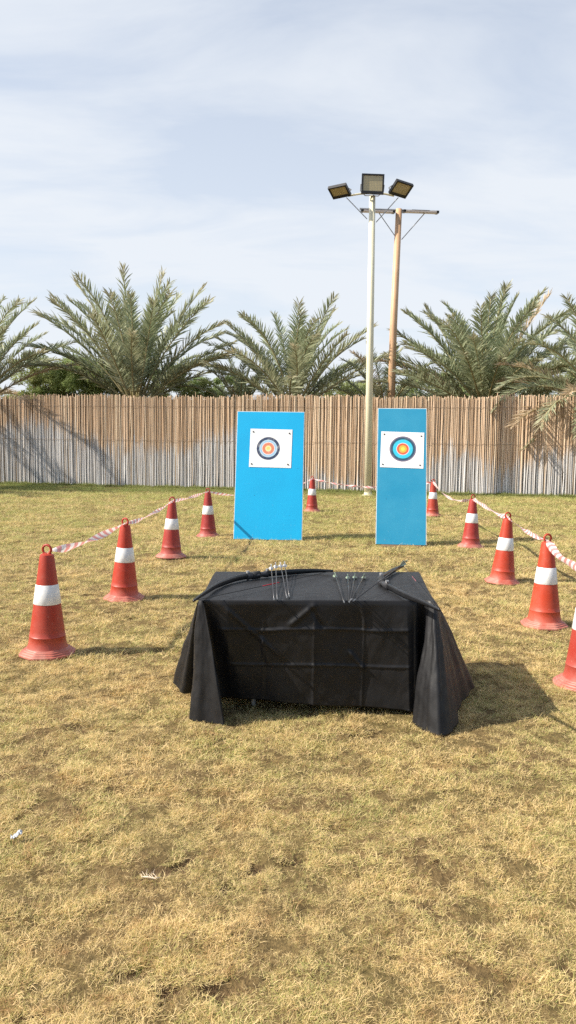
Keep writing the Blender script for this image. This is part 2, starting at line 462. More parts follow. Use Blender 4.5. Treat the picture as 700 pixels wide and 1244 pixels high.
def scatter(name, rings, tufts, seed, tall=1.0, keep=None):
    col = bpy.data.collections.new(name + '_source')
    for t in tufts: col.objects.link(t)
    rng = np.random.default_rng(seed)
    P = []; S = []
    for (y0, y1, dens, sc) in rings:
        hw = lambda y: .40 * y + .9
        area = (y1 - y0) * 2 * hw(y1); n = int(area * dens)
        y = rng.uniform(y0, y1, n); x = rng.uniform(-hw(y1), hw(y1), n)
        k = np.abs(x) < hw(y); x, y = x[k], y[k]
        cr = crevice(x, y); fine = fbm(x * 15, y * 15, 2, 91); gap = np.clip((.47 - fine) / .08, 0, 1) * np.clip((15 - y) / 6, .3, 1)
        k = rng.uniform(0, 1, len(x)) > np.maximum(cr * .93, gap * .80)
        if keep is not None: k &= keep(x, y)
        x, y = x[k], y[k]
        for c in cone_pos:
            k = np.hypot(x - c.x, y - c.y) > .185; x, y = x[k], y[k]
        z = ground_h(x, y)
        P.append(np.stack([x, y, z], 1)); S.append(sc * (.42 + 1.2 * fbm(x * 6, y * 6, 3, 77)) * rng.uniform(.7, 1.25, len(x)) * tall)
    P = np.concatenate(P); S = np.concatenate(S); n = len(P)
    me = bpy.data.meshes.new(name); me.vertices.add(n); me.vertices.foreach_set('co', P.astype(np.float32).ravel())
    rot = np.stack([rng.normal(0, .12, n), rng.normal(0, .12, n), rng.uniform(0, 6.283, n)], 1)
    a = me.attributes.new('rot', 'FLOAT_VECTOR', 'POINT'); a.data.foreach_set('vector', rot.astype(np.float32).ravel())
    a = me.attributes.new('scl', 'FLOAT', 'POINT'); a.data.foreach_set('value', S.astype(np.float32))
    a = me.attributes.new('pick', 'INT', 'POINT'); a.data.foreach_set('value', rng.integers(0, len(tufts), n).astype(np.int32))
    o = bpy.data.objects.new(name, me); C.objects.link(o)
    ng = bpy.data.node_groups.new(name + '_nodes', 'GeometryNodeTree')
    ng.interface.new_socket('Geometry', in_out='INPUT', socket_type='NodeSocketGeometry')
    ng.interface.new_socket('Geometry', in_out='OUTPUT', socket_type='NodeSocketGeometry')
    gi = ng.nodes.new('NodeGroupInput'); go = ng.nodes.new('NodeGroupOutput')
    ci = ng.nodes.new('GeometryNodeCollectionInfo'); ci.inputs['Collection'].default_value = col
    ci.inputs['Separate Children'].default_value = True; ci.inputs['Reset Children'].default_value = True
    ip = ng.nodes.new('GeometryNodeInstanceOnPoints'); ip.inputs['Pick Instance'].default_value = True
    def na(nm, ty):
        n_ = ng.nodes.new('GeometryNodeInputNamedAttribute'); n_.data_type = ty; n_.inputs['Name'].default_value = nm
        return [q for q in n_.outputs if q.enabled and q.name == 'Attribute'][0]
    er = ng.nodes.new('FunctionNodeEulerToRotation')
    L = ng.links.new
    L(gi.outputs[0], ip.inputs['Points']); L(ci.outputs[0], ip.inputs['Instance'])
    L(na('rot', 'FLOAT_VECTOR'), er.inputs[0]); L(er.outputs[0], ip.inputs['Rotation'])
    L(na('scl', 'FLOAT'), ip.inputs['Scale']); L(na('pick', 'INT'), ip.inputs['Instance Index'])
    L(ip.outputs[0], go.inputs[0])
    md = o.modifiers.new('scatter', 'NODES'); md.node_group = ng
    return o, n
tufts = [make_tuft(i, 78, .040, .010, .034, .00125, f) for i, f in enumerate((.25, .5, .6, .4, .7, .55))]
rings = [(1.35, 3.2, 2500, .92), (3.2, 5.5, 1500, 1.15), (5.5, 9, 600, 1.6), (9, 15, 230, 2.3), (15, 27.2, 95, 3.1)]
grass, ng_ = scatter('grass', rings, tufts, 5)
tag(grass, 'short patchy lawn of straw coloured and olive green grass', 'grass', kind='stuff')

# ------------------------------------------------------------------ fence
fb = lambda px, py: at_z(px, py, 0)
FA = fb(0, 587.5); FB_ = fb(700, 603.5)
fdir = (FB_ - FA); flen = fdir.length; fdir.normalize(); fn = Vector((fdir.y, -fdir.x, 0))  # towards the camera
F0 = FA - fdir * 7.0; FL = flen + 15.0
# fence height from the top line of the picture
FH = at_y(350, 481.5, (FA + (FB_ - FA) * .5).y).z
fang = math.atan2(fdir.y, fdir.x)
fence = thing('reed_fence', (F0.x, F0.y, 0), 'long tall fence of upright dry reeds, brown above and weathered grey below', 'fence', rz=fang)
rng = np.random.default_rng(11)
xs = []; x = 0
while x < FL: xs.append(x); x += rng.uniform(.018, .040)
# weathering limit above the ground along the fence, in metres (where grey turns to brown)
def px_to_s(px): return (at_y(px, 560, (FA + (FB_ - FA) * (px / 700)).y) - F0).dot(fdir)
knots = [(-100, 1.75), (0, 1.95), (40, 2.15), (75, 2.15), (105, 1.7), (140, 1.28), (175, 1.35), (215, 1.25), (245, 1.6), (280, 1.9), (330, 1.6), (372, .75), (400, .35), (450, .15), (500, .35), (528, 1.0), (548, 1.5), (575, 1.15), (610, .9), (650, 1.1), (690, 1.45), (800, 1.4)]
kx = [px_to_s(k[0]) for k in knots]; kz = [k[1] for k in knots]
V = []; F = []; T = []
for i, x in enumerate(xs):
    w = (xs[i + 1] - x if i + 1 < len(xs) else .03) * rng.uniform(.46, .66)
    top = FH + rng.normal(0, .028) - (.12 * rng.uniform() if rng.uniform() < .06 else 0) + (.05 if rng.uniform() < .04 else 0) + .03 * math.sin(x * .8) + .02 * math.sin(x * 2.3 + 1)
    lean = rng.normal(0, .018); yo = rng.uniform(-.03, .012)
    dep = w * .9
    lim = np.interp(x, kx, kz) + rng.normal(0, .17)
    r1, r2 = rng.uniform(0, 1) ** 1.3, rng.uniform()
    nz = 5; o = len(V)
    jit = rng.normal(0, .006, nz + 1)
    for k in range(nz + 1):
        z = top * k / nz - (.03 if k == 0 else 0)
        xc = x + lean * (k / nz - .5) + jit[k]
        tw = w * (1 - .12 * k / nz)
        for q in ((-tw, 0), (-tw * .55, -dep * .8), (tw * .2, -dep), (tw * .85, -dep * .6), (tw, 0)):
            V.append((xc + q[0], yo + q[1], z)); T.append((r1, r2, lim))
    for k in range(nz):
        for q in range(4):
            a0 = o + k * 5 + q; F.append((a0, a0 + 1, a0 + 6, a0 + 5))
reeds = np_mesh('reed_screen', np.array(V), np.array(F), M['reed'], fence, np.array(T))
mb = MB(); mb.box((FL / 2, .045, FH / 2 - .05), (FL, .02, FH - .14)); bk = mb.build('gap_shade_sheet', simple('gap_shade_brown', (.16, .105, .065), .9), fence)  # dark sheet added behind the reeds to put shade into the gaps
mb = MB()
for z in (1.62, FH - .35):
    mb.tube([(0, -.045, z), (FL, -.045, z)], .0035, 6)
mb.build('tie_wire', simple('rusty_tie_wire', (.20, .15, .11), .7), fence)
for k in range(int(FL / 2.6) + 1):
    mb = MB(); mb.tube([(k * 2.6, .11, -.1), (k * 2.6, .11, FH - .12)], .04, 8); mb.build('post', M['wood'], fence)

# greener longer grass along the foot of the fence
def near_fence(x, y):
    d = (x - F0.x) * fn.x + (y - F0.y) * fn.y
    return (d > .03) & (d < .30 + .5 * vnoise(x * 1.3, y * 0, 4) ** 2)
y0f, y1f = min(FA.y, FB_.y) - 1.5, max(FA.y, FB_.y) + 1
tufts2 = [make_tuft(50 + i, 40, .06, .05, .11, .006, .1) for i in range(3)]
for t in tufts2: t.data.materials.clear(); t.data.materials.append(leaf_mat('fence_grass', (.12, .20, .035), (.24, .31, .07), (.3, .26, .1), .3, .6))
g2, _ = scatter('grass', [(y0f, y1f, 260, 1.25)], tufts2, 9, 1.0, near_fence)
tag(g2, 'long dark green grass at the foot of the reed fence', 'grass', kind='stuff')

# ------------------------------------------------------------------ palms and bushes
def palm(name, px, depth, crown_z, L, n, seed, label, cat='palm tree', emin=12, emax=86, extra=(), dead=.12, dense=1.0, az0=0, roll=.5, group='date palms beyond the fence', loc=None, droop=1.0):
    rng = np.random.default_rng(seed)
    p0 = loc if loc is not None else at_y(px, 500, depth); base = (p0.x, p0.y, 0)
    t = thing(name, base, label, cat, group)
    mb = MB(); pts = [(0, 0, -.2)]; rad = [.34]
    nseg = 14
    for k in range(1, nseg + 1):
        z = crown_z * k / nseg; pts += [(0, 0, z - crown_z / nseg * .25), (0, 0, z)]; rad += [.27, .33]
    mb.tube(pts, rad, 14); mb.build('trunk', M['bark'], t)
    VV = []; FF = []; TT = []; off = 0
    PV = MB()
    specs = []
    for i in range(n):
        f = i / (n - 1)
        az = az0 + i * 2.39996 + rng.normal(0, .15)
        el = R(emax + (emin - emax) * f ** .85) + rng.normal(0, .07)
        specs.append((az, el, L * rng.uniform(.84, 1.06) * (.80 + .2 * min(1, f * 4 + .25)), rng.uniform(.30, .75) * (1.15 - .4 * f) * droop, rng.uniform(0, .55) * (1 if rng.uniform() > dead * (.3 + f * 1.6) else 0) + 0, f))
    for e in extra: specs.append((R(e[0]), R(e[1]), e[2], e[3], .2, .9))
    for (az, el, Lf, bend, _, f) in specs:
        ns = 26; s = np.linspace(0, 1, ns)
        e = el - bend * 1.15 * s ** 1.6
        dh = np.array([math.cos(az), math.sin(az), 0]); up = np.array([0, 0, 1.]); side = np.array([-math.sin(az), math.cos(az), 0])
        swerve = rng.normal(0, .12)
        dirs = dh * np.cos(e)[:, None] + up * np.sin(e)[:, None] + side * (swerve * s)[:, None]
        P = np.zeros((ns, 3)); P[1:] = np.cumsum((dirs[:-1] + dirs[1:]) / 2 * Lf / (ns - 1), 0)
        P += dh * .13 + up * (crown_z - .15 + .55 * (1 - f))
        isdead = rng.uniform() < dead * 1.8 * max(0, f - .25)
        shade = rng.uniform(0, 1)
        # midrib
        rr = .036 * (1 - s) ** .8 + .006
        rr[0] = .065
        PV.tube([tuple(q) for q in P[::2]], list(rr[::2]), 5)
        # leaflets
        nl = int(84 * dense)
        for sd in (-1, 1):
            u = np.linspace(.20, .995, nl) + rng.normal(0, .003, nl); u = np.clip(u, .1, .999)
            ii = np.clip((u * (ns - 1)).astype(int), 0, ns - 2); fr = (u * (ns - 1) - ii)[:, None]
            Q = P[ii] * (1 - fr) + P[ii + 1] * fr; D = dirs[ii]; D = D / np.linalg.norm(D, axis=1)[:, None]
            rl = rng.normal(0, .05) + roll * (rng.uniform() - .5)
            Sv = side[None, :] * sd
            Nn = np.cross(Sv * sd, D); Nn /= np.linalg.norm(Nn, axis=1)[:, None]; Nn *= -1 if Nn[0, 2] < 0 else 1
            ln = Lf * .135 * (np.sin(np.clip((u - .08) / .92, 0, 1) ** .62 * np.pi * .93) ** .55 + .12) * rng.uniform(.8, 1.15, nl)
            ln *= np.clip((u - .12) / .2, .3, 1)
            fa = R(60) - R(27) * u + rng.normal(0, .10, nl)       # angle from the rib
            va = R(24) + rng.normal(0, .26, nl) + rl
            out = (D * np.cos(fa)[:, None] + (Sv * np.cos(va)[:, None] + Nn * np.sin(va)[:, None]) * np.sin(fa)[:, None])
            drop = np.array([0, 0, -1.]) * (rng.uniform(.02, .22, nl) * ln)[:, None]
            mid = Q + out * (ln * .55)[:, None] + drop * .25; tip = Q + out * ln[:, None] + drop
            wv = np.cross(out, Nn); wv /= np.linalg.norm(wv, axis=1)[:, None]
            tw = rng.uniform(-1.2, 1.2, nl)[:, None]; wv = wv * np.cos(tw) + Nn * np.sin(tw)
            w = (.019 + .008 * rng.uniform(size=nl))[:, None] * (L / 5)
            vs = np.stack([Q - wv * w * .6, Q + wv * w * .6, mid + wv * w, mid - wv * w, tip + wv * w * .15, tip - wv * w * .15], 1).reshape(-1, 3)
            o = off + np.arange(nl) * 6
            FF.append(np.concatenate([np.stack([o, o + 1, o + 2, o + 3], 1), np.stack([o + 3, o + 2, o + 4, o + 5], 1)]))
            VV.append(vs); off += nl * 6
            tint = np.zeros((nl, 3)); tint[:, 0] = np.clip(shade * .6 + rng.uniform(0, .4, nl), 0, 1)
            tint[:, 1] = (.85 if isdead else .05 + .28 * f * rng.uniform()) + rng.uniform(-.05, .15, nl) + .25 * (u > .93)
            TT.append(np.repeat(np.clip(tint, 0, 1), 6, 0))
    crown = np_mesh('crown', np.concatenate(VV), np.concatenate(FF), M['palm'], t, np.concatenate(TT))
    PV.build('midribs', M['petiole'], t, smooth=True)
    return t

def bush(name, px, depth, z0, rx, rz, nclump, nleaf, seed, label, cat, mat, leaf=.05, long=1.0, group=None):
    rng = np.random.default_rng(seed)
    p0 = at_y(px, 500, depth)
    t = thing(name, (p0.x, p0.y, 0), label, cat, group)
    mb = MB(); mb.tube([(0, 0, -.1), (.05, 0, z0 * .5), (0, .05, z0)], [.11, .08, .05], 8)
    cl = []
    for k in range(nclump):
        a = rng.uniform(0, 6.283); r = math.sqrt(rng.uniform()); zz = rng.uniform(-1, 1)
        q = np.array([math.cos(a) * r * rx * math.sqrt(1 - zz * zz * .7), math.sin(a) * r * rx * .7, z0 + zz * rz])
        cl.append(q)
        if k % 3 == 0: mb.tube([(0, 0, z0 * .6), tuple(q * np.array([.5, .5, 1]) * np.array([1, 1, .9])), tuple(q)], [.035, .02, .006], 5)
    mb.build('trunk', M['bark'], t)
    VV = []; TT = []
    for q in cl:
        m_ = nleaf; cr = rng.uniform(.22, .5) * rx * .55
        d = rng.normal(size=(m_, 3)); d /= np.linalg.norm(d, axis=1)[:, None]
        c = q + d * (cr * rng.uniform(.2, 1, m_) ** .6)[:, None] * np.array([1, 1, .8])
        ax = d + rng.normal(0, .5, (m_, 3)) + np.array([0, 0, .3 if long <= 1 else -.25]); ax /= np.linalg.norm(ax, axis=1)[:, None]
        sd = np.cross(ax, rng.normal(size=(m_, 3))); sd /= np.linalg.norm(sd, axis=1)[:, None]
        l = leaf * long * rng.uniform(.6, 1.4, m_)[:, None]; w = leaf * .32 * rng.uniform(.7, 1.3, m_)[:, None]
        VV.append(np.stack([c - ax * l, c + sd * w, c + ax * l, c - sd * w], 1).reshape(-1, 3))
        tn = np.zeros((m_, 3)); tn[:, 0] = np.clip(rng.uniform() * .7 + rng.uniform(0, .3, m_), 0, 1); tn[:, 1] = rng.uniform(0, .35, m_) * rng.uniform()
        TT.append(np.repeat(tn, 4, 0))
    V = np.concatenate(VV); F = np.arange(len(V)).reshape(-1, 4)
    np_mesh('crown', V, F, mat, t, np.concatenate(TT))
    return t

palm('date_palm', 165, 31.0, 2.9, 5.1, 32, 1, 'tall young date palm with wide upright fan above the left part of the fence', emin=34, dead=.0, droop=1.0, extra=((183, 50, 4.9, .75), (172, 63, 5.7, .75), (186, 76, 5.6, .4), (150, 88, 5.6, .10), (-10, 84, 5.4, .2), (6, 71, 5.5, .35), (-5, 60, 4.9, .6), (10, 50, 4.4, .75), (178, 42, 4.6, .8)))
palm('date_palm', -32, 30.2, 2.9, 4.5, 34, 2, 'date palm cut off by the left edge of the photo', emin=30, dead=.05, droop=1.0)
palm('date_palm', 355, 30.6, 2.8, 4.3, 30, 3, 'date palm rising behind the bright blue board and fence', emin=32, dead=.0, droop=1.0, extra=((180, 56, 4.5, .65), (174, 68, 4.4, .5), (90, 88, 4.4, .08), (5, 78, 4.3, .3), (-6, 61, 4.6, .5), (8, 48, 4.1, .6), (187, 46, 4.0, .7)))
palm('date_palm', 588, 29.6, 2.8, 4.7, 54, 4, 'dense broad date palm rising to the right of both light masts', emin=22, dead=.03, extra=((182, 52, 4.7, .35), (175, 68, 4.6, .25), (0, 86, 4.8, .1), (-5, 72, 5.0, .3), (6, 60, 5.0, .35), (4, 44, 4.4, .35), (184, 36, 4.4, .3)), dense=1.1)
palm('date_palm', 727, 26.0, 2.9, 3.9, 36, 5, 'pale date palm at the right edge with one frond drooping over the fence', emin=-8, dead=.3,
     extra=((203, 30, 4.3, 1.25), (222, 22, 3.7, 1.3), (190, 40, 3.9, 1.2), (236, 15, 3.3, 1.25), (212, 12, 3.9, .85)))
palm('small_palm', 468, 31.5, 2.6, 3.2, 22, 6, 'small yellowish palm behind the peach brown light mast', emin=5, dead=.35)
palm('small_palm', 292, 32.5, 2.7, 2.6, 26, 7, 'low palm tuft showing above the fence between two tall palms', emin=0, dead=.15)
bush('tamarisk_tree', 118, 33.5, 3.6, 2.4, 1.45, 80, 420, 21, 'dark green feathery tree behind the tall left palm', 'tree', M['bushA'], .05, 2.6)
bush('shrub', 222, 33, 3.6, 1.4, 1.0, 46, 380, 22, 'rounded green shrub above the fence right of the tall left palm', 'shrub', M['bushB'], .05, 1.2)
bush('shrub', 45, 34, 3.8, 1.8, 1.4, 50, 380, 23, 'pale olive shrub above the fence left of the feathery tree', 'shrub', M['bushB'], .05, 1.4)
bush('shrub', 415, 34, 3.5, 1.9, .9, 46, 380, 24, 'low pale shrub above the fence left of the cream light mast', 'shrub', M['bushB'], .05, 1.2)
bush('tamarisk_tree', 545, 35, 3.8, 2.4, 1.0, 46, 400, 25, 'low dark green tree behind the dense right palm', 'tree', M['bushA'], .05, 2.0)
bush('shrub', 665, 33, 3.9, 2.0, 1.0, 44, 400, 26, 'olive shrub behind the palms at the right edge', 'shrub', M['bushB'], .05, 1.4)
bush('shrub', 185, 34.5, 3.6, 2.0, 1.1, 46, 380, 27, 'dark shrub right behind the foot of the tall left palm', 'shrub', M['bushA'], .05, 1.2)

bush('shrub', 82, 35, 3.6, 1.6, 1.2, 44, 380, 28, 'light green shrub above the fence, between the pale olive shrub and the feathery tree', 'shrub', M['bushB'], .05, 1.3)
bush('shrub', 262, 35, 3.5, 1.5, .9, 44, 380, 29, 'low green shrub above the fence just left of the low palm tuft', 'shrub', M['bushA'], .05, 1.3)
# palms out of frame on the left that shade the fence and the far lawn
palm('date_palm', 0, 0, 3.2, 4.4, 24, 31, 'date palm on the lawn left of the frame, shading fence and grass', loc=Vector((-15.0, 23.6, 0)), dead=.2, emin=5)

# ------------------------------------------------------------------ light masts
def floodlight(parent, loc, rot, w=.66, h=.54):
    mb = MB(); mt = 0
    fr = .045
    mb.box((0, .045, 0), (w, .05, h)); 
    mb.box((0, .0, h / 2 - fr / 2), (w, .05, fr)); mb.box((0, .0, -h / 2 + fr * .9), (w, .05, fr * 1.8))
    mb.box((-w / 2 + fr / 2, .0, fr * .4), (fr, .05, h - fr * 2.8)); mb.box((w / 2 - fr / 2, .0, fr * .4), (fr, .05, h - fr * 2.8))
    for k in range(9): mb.box((-w * .4 + k * w * .1, .09, 0), (.012, .05, h * .8))
    mb.box((0, .12, -h * .05), (w * .45, .08, h * .35))
    f = mb.build('floodlight', M['lampbody'], parent); f.location = loc
    if isinstance(rot, Matrix): f.rotation_euler = rot.to_euler()
    else: f.rotation_euler = rot
    g = MB(); g.box((0, .008, fr * .4), (w - 2 * fr, .016, h - 2.8 * fr)); g.build('lens', M['lampglass'], f)
    y = MB(); y.tube([(-w * .5 - .015, .05, 0), (-w * .5 - .015, .13, -h * .30), (-w * .3, .17, -h * .52), (w * .3, .17, -h * .52), (w * .5 + .015, .13, -h * .30), (w * .5 + .015, .05, 0)], .013, 6); y.build('yoke', M['steel'], f)
    return f
pb = at_z(447, 602, 0); Yp = pb.y
mast = thing('light_mast', (pb.x, pb.y, 0), 'tall cream light mast in front of the fence with three angled floodlights', 'light mast')
W = lambda px, py, y: at_y(px, py, y) - Vector((pb.x, pb.y, 0))
top = W(452.5, 238, Yp)
mb = MB(); mb.tube([(0, 0, -.1), tuple(top * .5), tuple(top)], [.112, .104, .092], 20); mb.build('pole', M['cream'], mast, smooth=True)
mb = MB(); mb.lathe([(.19, -.02), (.19, .02), (.125, .03), (.12, .10)], 20); mb.build('base_flange', M['cream'], mast)
l1, l2, l3 = W(412.5, 233, Yp - .12), W(453, 223.5, Yp - .28), W(487.5, 230, Yp - .12)
mb = MB(); mb.tube([tuple(W(423, 238, Yp)), tuple(W(437, 235.5, Yp)), tuple(W(452, 234.5, Yp)), tuple(W(468, 235.5, Yp)), tuple(W(479, 238, Yp))], .028, 8); mb.build('bracket', M['cream'], mast)
for s in ((421, 240, 446, 266), (484, 240, 457, 270)):
    mb = MB(); mb.tube([tuple(W(s[0], s[1], Yp)), tuple(W(s[2], s[3], Yp))], .014, 6); mb.build('brace', M['steel'], mast)
def axes(xa, za):
    x = Vector(xa).normalized(); z = Vector(za); z = (z - x * z.dot(x)).normalized(); y = z.cross(x)
    return Matrix((x, y, z)).transposed()
floodlight(mast, l1, axes((.56, -.30, .03), (-.22, -.40, .24)), .58, .44)
floodlight(mast, l2, (R(4), R(1), R(1)), .66, .56)
floodlight(mast, l3, axes((.57, .30, -.06), (.20, -.38, .32)), .60, .47)

Yq = 29.5
PALE = simple('pale_lamp_strip', (.62, .55, .52), .4)
qb = at_y(476, 560, Yq)
mast2 = thing('light_mast', (qb.x, qb.y, 0), 'leaning peach brown light mast behind the fence with flat lamps on a crossarm', 'light mast')
W2 = lambda px, py, y=Yq: at_y(px, py, y) - Vector((qb.x, qb.y, 0))
mb = MB(); mb.tube([tuple(W2(472.3, 592)), tuple(W2(478, 400)), tuple(W2(484.8, 254))], [.15, .135, .115], 18); mb.build('pole', M['brownpole'], mast2, smooth=True)
mb = MB(); mb.tube([tuple(W2(437, 253.5)), tuple(W2(532, 257))], .035, 8); mb.build('crossarm', M['steel'], mast2)
for (x0, y0, x1, y1) in ((460, 258, 483, 291), (517, 258, 488, 291)):
    mb = MB(); mb.tube([tuple(W2(x0, y0)), tuple(W2(x1, y1))], .017, 6); mb.build('brace', M['steel'], mast2)
for (xx, yy, ww) in ((459, 257, 1.25), (511, 257.5, 1.3)):
    mb = MB(); mb.box((0, 0, 0), (ww, .42, .05))
    for sx in (-1, 1): mb.box((sx * (ww / 2 - .04), 0, .0), (.09, .44, .085))
    mb.box((0, .02, .045), (ww * .5, .2, .04))
    f = mb.build('floodlight', M['lampbody'], mast2); f.location = W2(xx, yy, Yq - .08); f.rotation_euler = (R(9), R(1.5), 0)
    g = MB(); g.box((0, -.02, -.032), (ww - .16, .37, .016)); g.box((0, -.215, .0), (ww - .18, .012, .052)); g.build('lens', PALE, f)

# ------------------------------------------------------------------ traffic cones
def cone_profile():
    h = CH
    def r(z): return .142 + (.052 - .142) * (z - .05) / (.735 - .05)
    return r
rr = cone_profile()
def make_cone(octa):
    t = thing('traffic_cone', (0, 0, 0), 'x', 'traffic cone', 'traffic cones along the shooting range')
    mb = MB(); z0, z1 = .05, .735
    pr = [(rr(z0) + .012, z0 - .008), (rr(z0) + .002, z0 + .012)]
    for k in range(1, 15):
        z = z0 + (z1 - z0) * k / 15
        pr.append((rr(z), z))
        if k in (2,): pr += [(rr(z) + .0025, z + .004), (rr(z + .008), z + .008)]
    pr += [(.052, .735), (.049, .748), (.036, .756), (.012, .758)]
    mb.lathe(pr, 40); b = mb.build('body', M['cone'], t, smooth=True); smooth_by_angle(b, 40)
    mb = MB()
    pr = [(.205, .0), (.208, .004), (.208, .018), (.204, .022), (.191, .023), (.189, .033), (.186, .035), (.175, .036), (.173, .045), (.170, .047), (.160, .048), (.156, .056), (.14, .060)]
    mb.lathe(pr, 64, sides=8 if octa else None); b = mb.build('base', M['cone_base'], t); smooth_by_angle(b, 50)
    mb = MB(); za, zb = .385, .530
    mb.lathe([(rr(za) + .0005, za), (rr(za) + .0028, za + .003), (rr((za + zb) / 2) + .0028, (za + zb) / 2), (rr(zb) + .0028, zb - .003), (rr(zb) + .0005, zb)], 40, cap=False)
    b = mb.build('reflective_band', M['band'], t, smooth=True)
    mb = MB(); n = 22; pts = []
    for k in range(n + 1):
        a_ = -math.pi / 2 + 2 * math.pi * k / n; pts.append((.034 * math.cos(a_), 0, .786 + .034 * math.sin(a_)))
    mb.tube(pts, .0095, 8); b = mb.build('ring', M['cone'], t, smooth=True)
    return t
protoA, protoB = make_cone(False), make_cone(True)
cone_objs = []
used = {0: False, 1: False}
for i, c in enumerate(CONES):
    kind = 1 if i in (1, 7, 8, 0) else 0
    pr = (protoA, protoB)[kind]
    o = pr if not used[kind] else copy_tree(pr)
    used[kind] = True
    cone_objs.append((o, c, i))
rnd = random.Random(4)
for o, c, i in cone_objs:
    o.location = cone_pos[i]; o.rotation_euler = (c[3][0], c[3][1], rnd.uniform(-.5, .5))
    o['label'] = c[4]
    for ch in children(o): ch.color = (c[2][0] * .72, c[2][1] * .78, c[2][2] * .66, 1)
def cone_top(i, z=.755):
    o = cone_objs[i][0]; 
    return o.location + o.rotation_euler.to_matrix() @ Vector((0, 0, z))

# ------------------------------------------------------------------ barrier tape
def tape(name, pts_list, sags, widths, twists, label, seed):
    rnd = np.random.default_rng(seed); V = []; F = []; UV = []; u = 0
    prev_a = rnd.uniform(0, 3)
    for si in range(len(pts_list) - 1):
        a, b = Vector(pts_list[si]), Vector(pts_list[si + 1]); L = (b - a).length; n = max(24, int(L / .02))
        d = (b - a).normalized(); s_ = d.cross(Vector((0, 0, 1))).normalized()
        ph = rnd.uniform(0, 6)
        o = len(V)
        for k in range(n + 1):
            t = k / n
            p = a.lerp(b, t) + Vector((0, 0, -sags[si] * 4 * t * (1 - t)))
            p += s_ * .012 * math.sin(7 * t + ph) * math.sin(math.pi * t)
            ang = prev_a + twists[si] * t * 2 * math.pi + .4 * math.sin(5 * t + ph) + .2 * math.sin(17 * t + 2 * ph)
            w = widths[si] * (1 - .45 * max(0, 1 - min(t, 1 - t) * L / .12)) * (.85 + .15 * math.sin(13 * t + ph))
            up = (Vector((0, 0, 1)) - d * d.z).normalized()
            e = up * math.cos(ang) + s_ * math.sin(ang); nrm = e.cross(d)
            curl = w * (.22 + .10 * math.sin(9 * t + ph))
            for q in (-1, -.33, .33, 1):
                V.append(p + e * w * .5 * q + nrm * curl * (1 - q * q)); UV.append((u + t * L, q * .5 + .5))
        for k in range(n):
            for q in range(3):
                F.append((o + k * 4 + q, o + k * 4 + q + 1, o + (k + 1) * 4 + q + 1, o + (k + 1) * 4 + q))
        prev_a = prev_a + twists[si] * 2 * math.pi + .4 * (math.sin(5 + ph)) + .2 * math.sin(17 + 2 * ph); u += L
    ob = np_mesh(name, np.array([tuple(v) for v in V]), np.array(F), M['tape'], smooth=True)
    uv = ob.data.uv_layers.new(name='UVMap')
    li = np.zeros(len(ob.data.loops), np.int32); ob.data.loops.foreach_get('vertex_index', li)
    uv.data.foreach_set('uv', np.array(UV, np.float32)[li].ravel())
    return ob
P = lambda i, dx=0, dz=0.0: cone_top(i, .765 + dz) + Vector((dx, 0, 0))
tl = tape('barrier_tape', [P(0), P(1), P(2), P(3), P(4)], [.03, .04, .015, .2], [.06, .05, .05, .05], [1.0, 1.2, 1.0, 2], 'x', 1)
tag(tl, 'red and white striped tape strung between the cones of the left row', 'barrier tape', 'striped barrier tapes')
tb = tape('barrier_tape', [P(4), P(5)], [.16], [.055], [4], 'x', 2)
tag(tb, 'thin distant striped tape strung in front of the fence behind the boards', 'barrier tape', 'striped barrier tapes')
far = at_z(782, 935, 0); far = Vector((far.x, far.y, .75))
tr_ = tape('barrier_tape', [P(5), P(6), P(7), P(8), P(9)], [.18, .03, .03, .05], [.055, .06, .055, .068], [1.5, .6, .7, .4], 'x', 6)
tag(tr_, 'pale pink and white striped tape strung between the cones of the right row', 'barrier tape', 'striped barrier tapes')

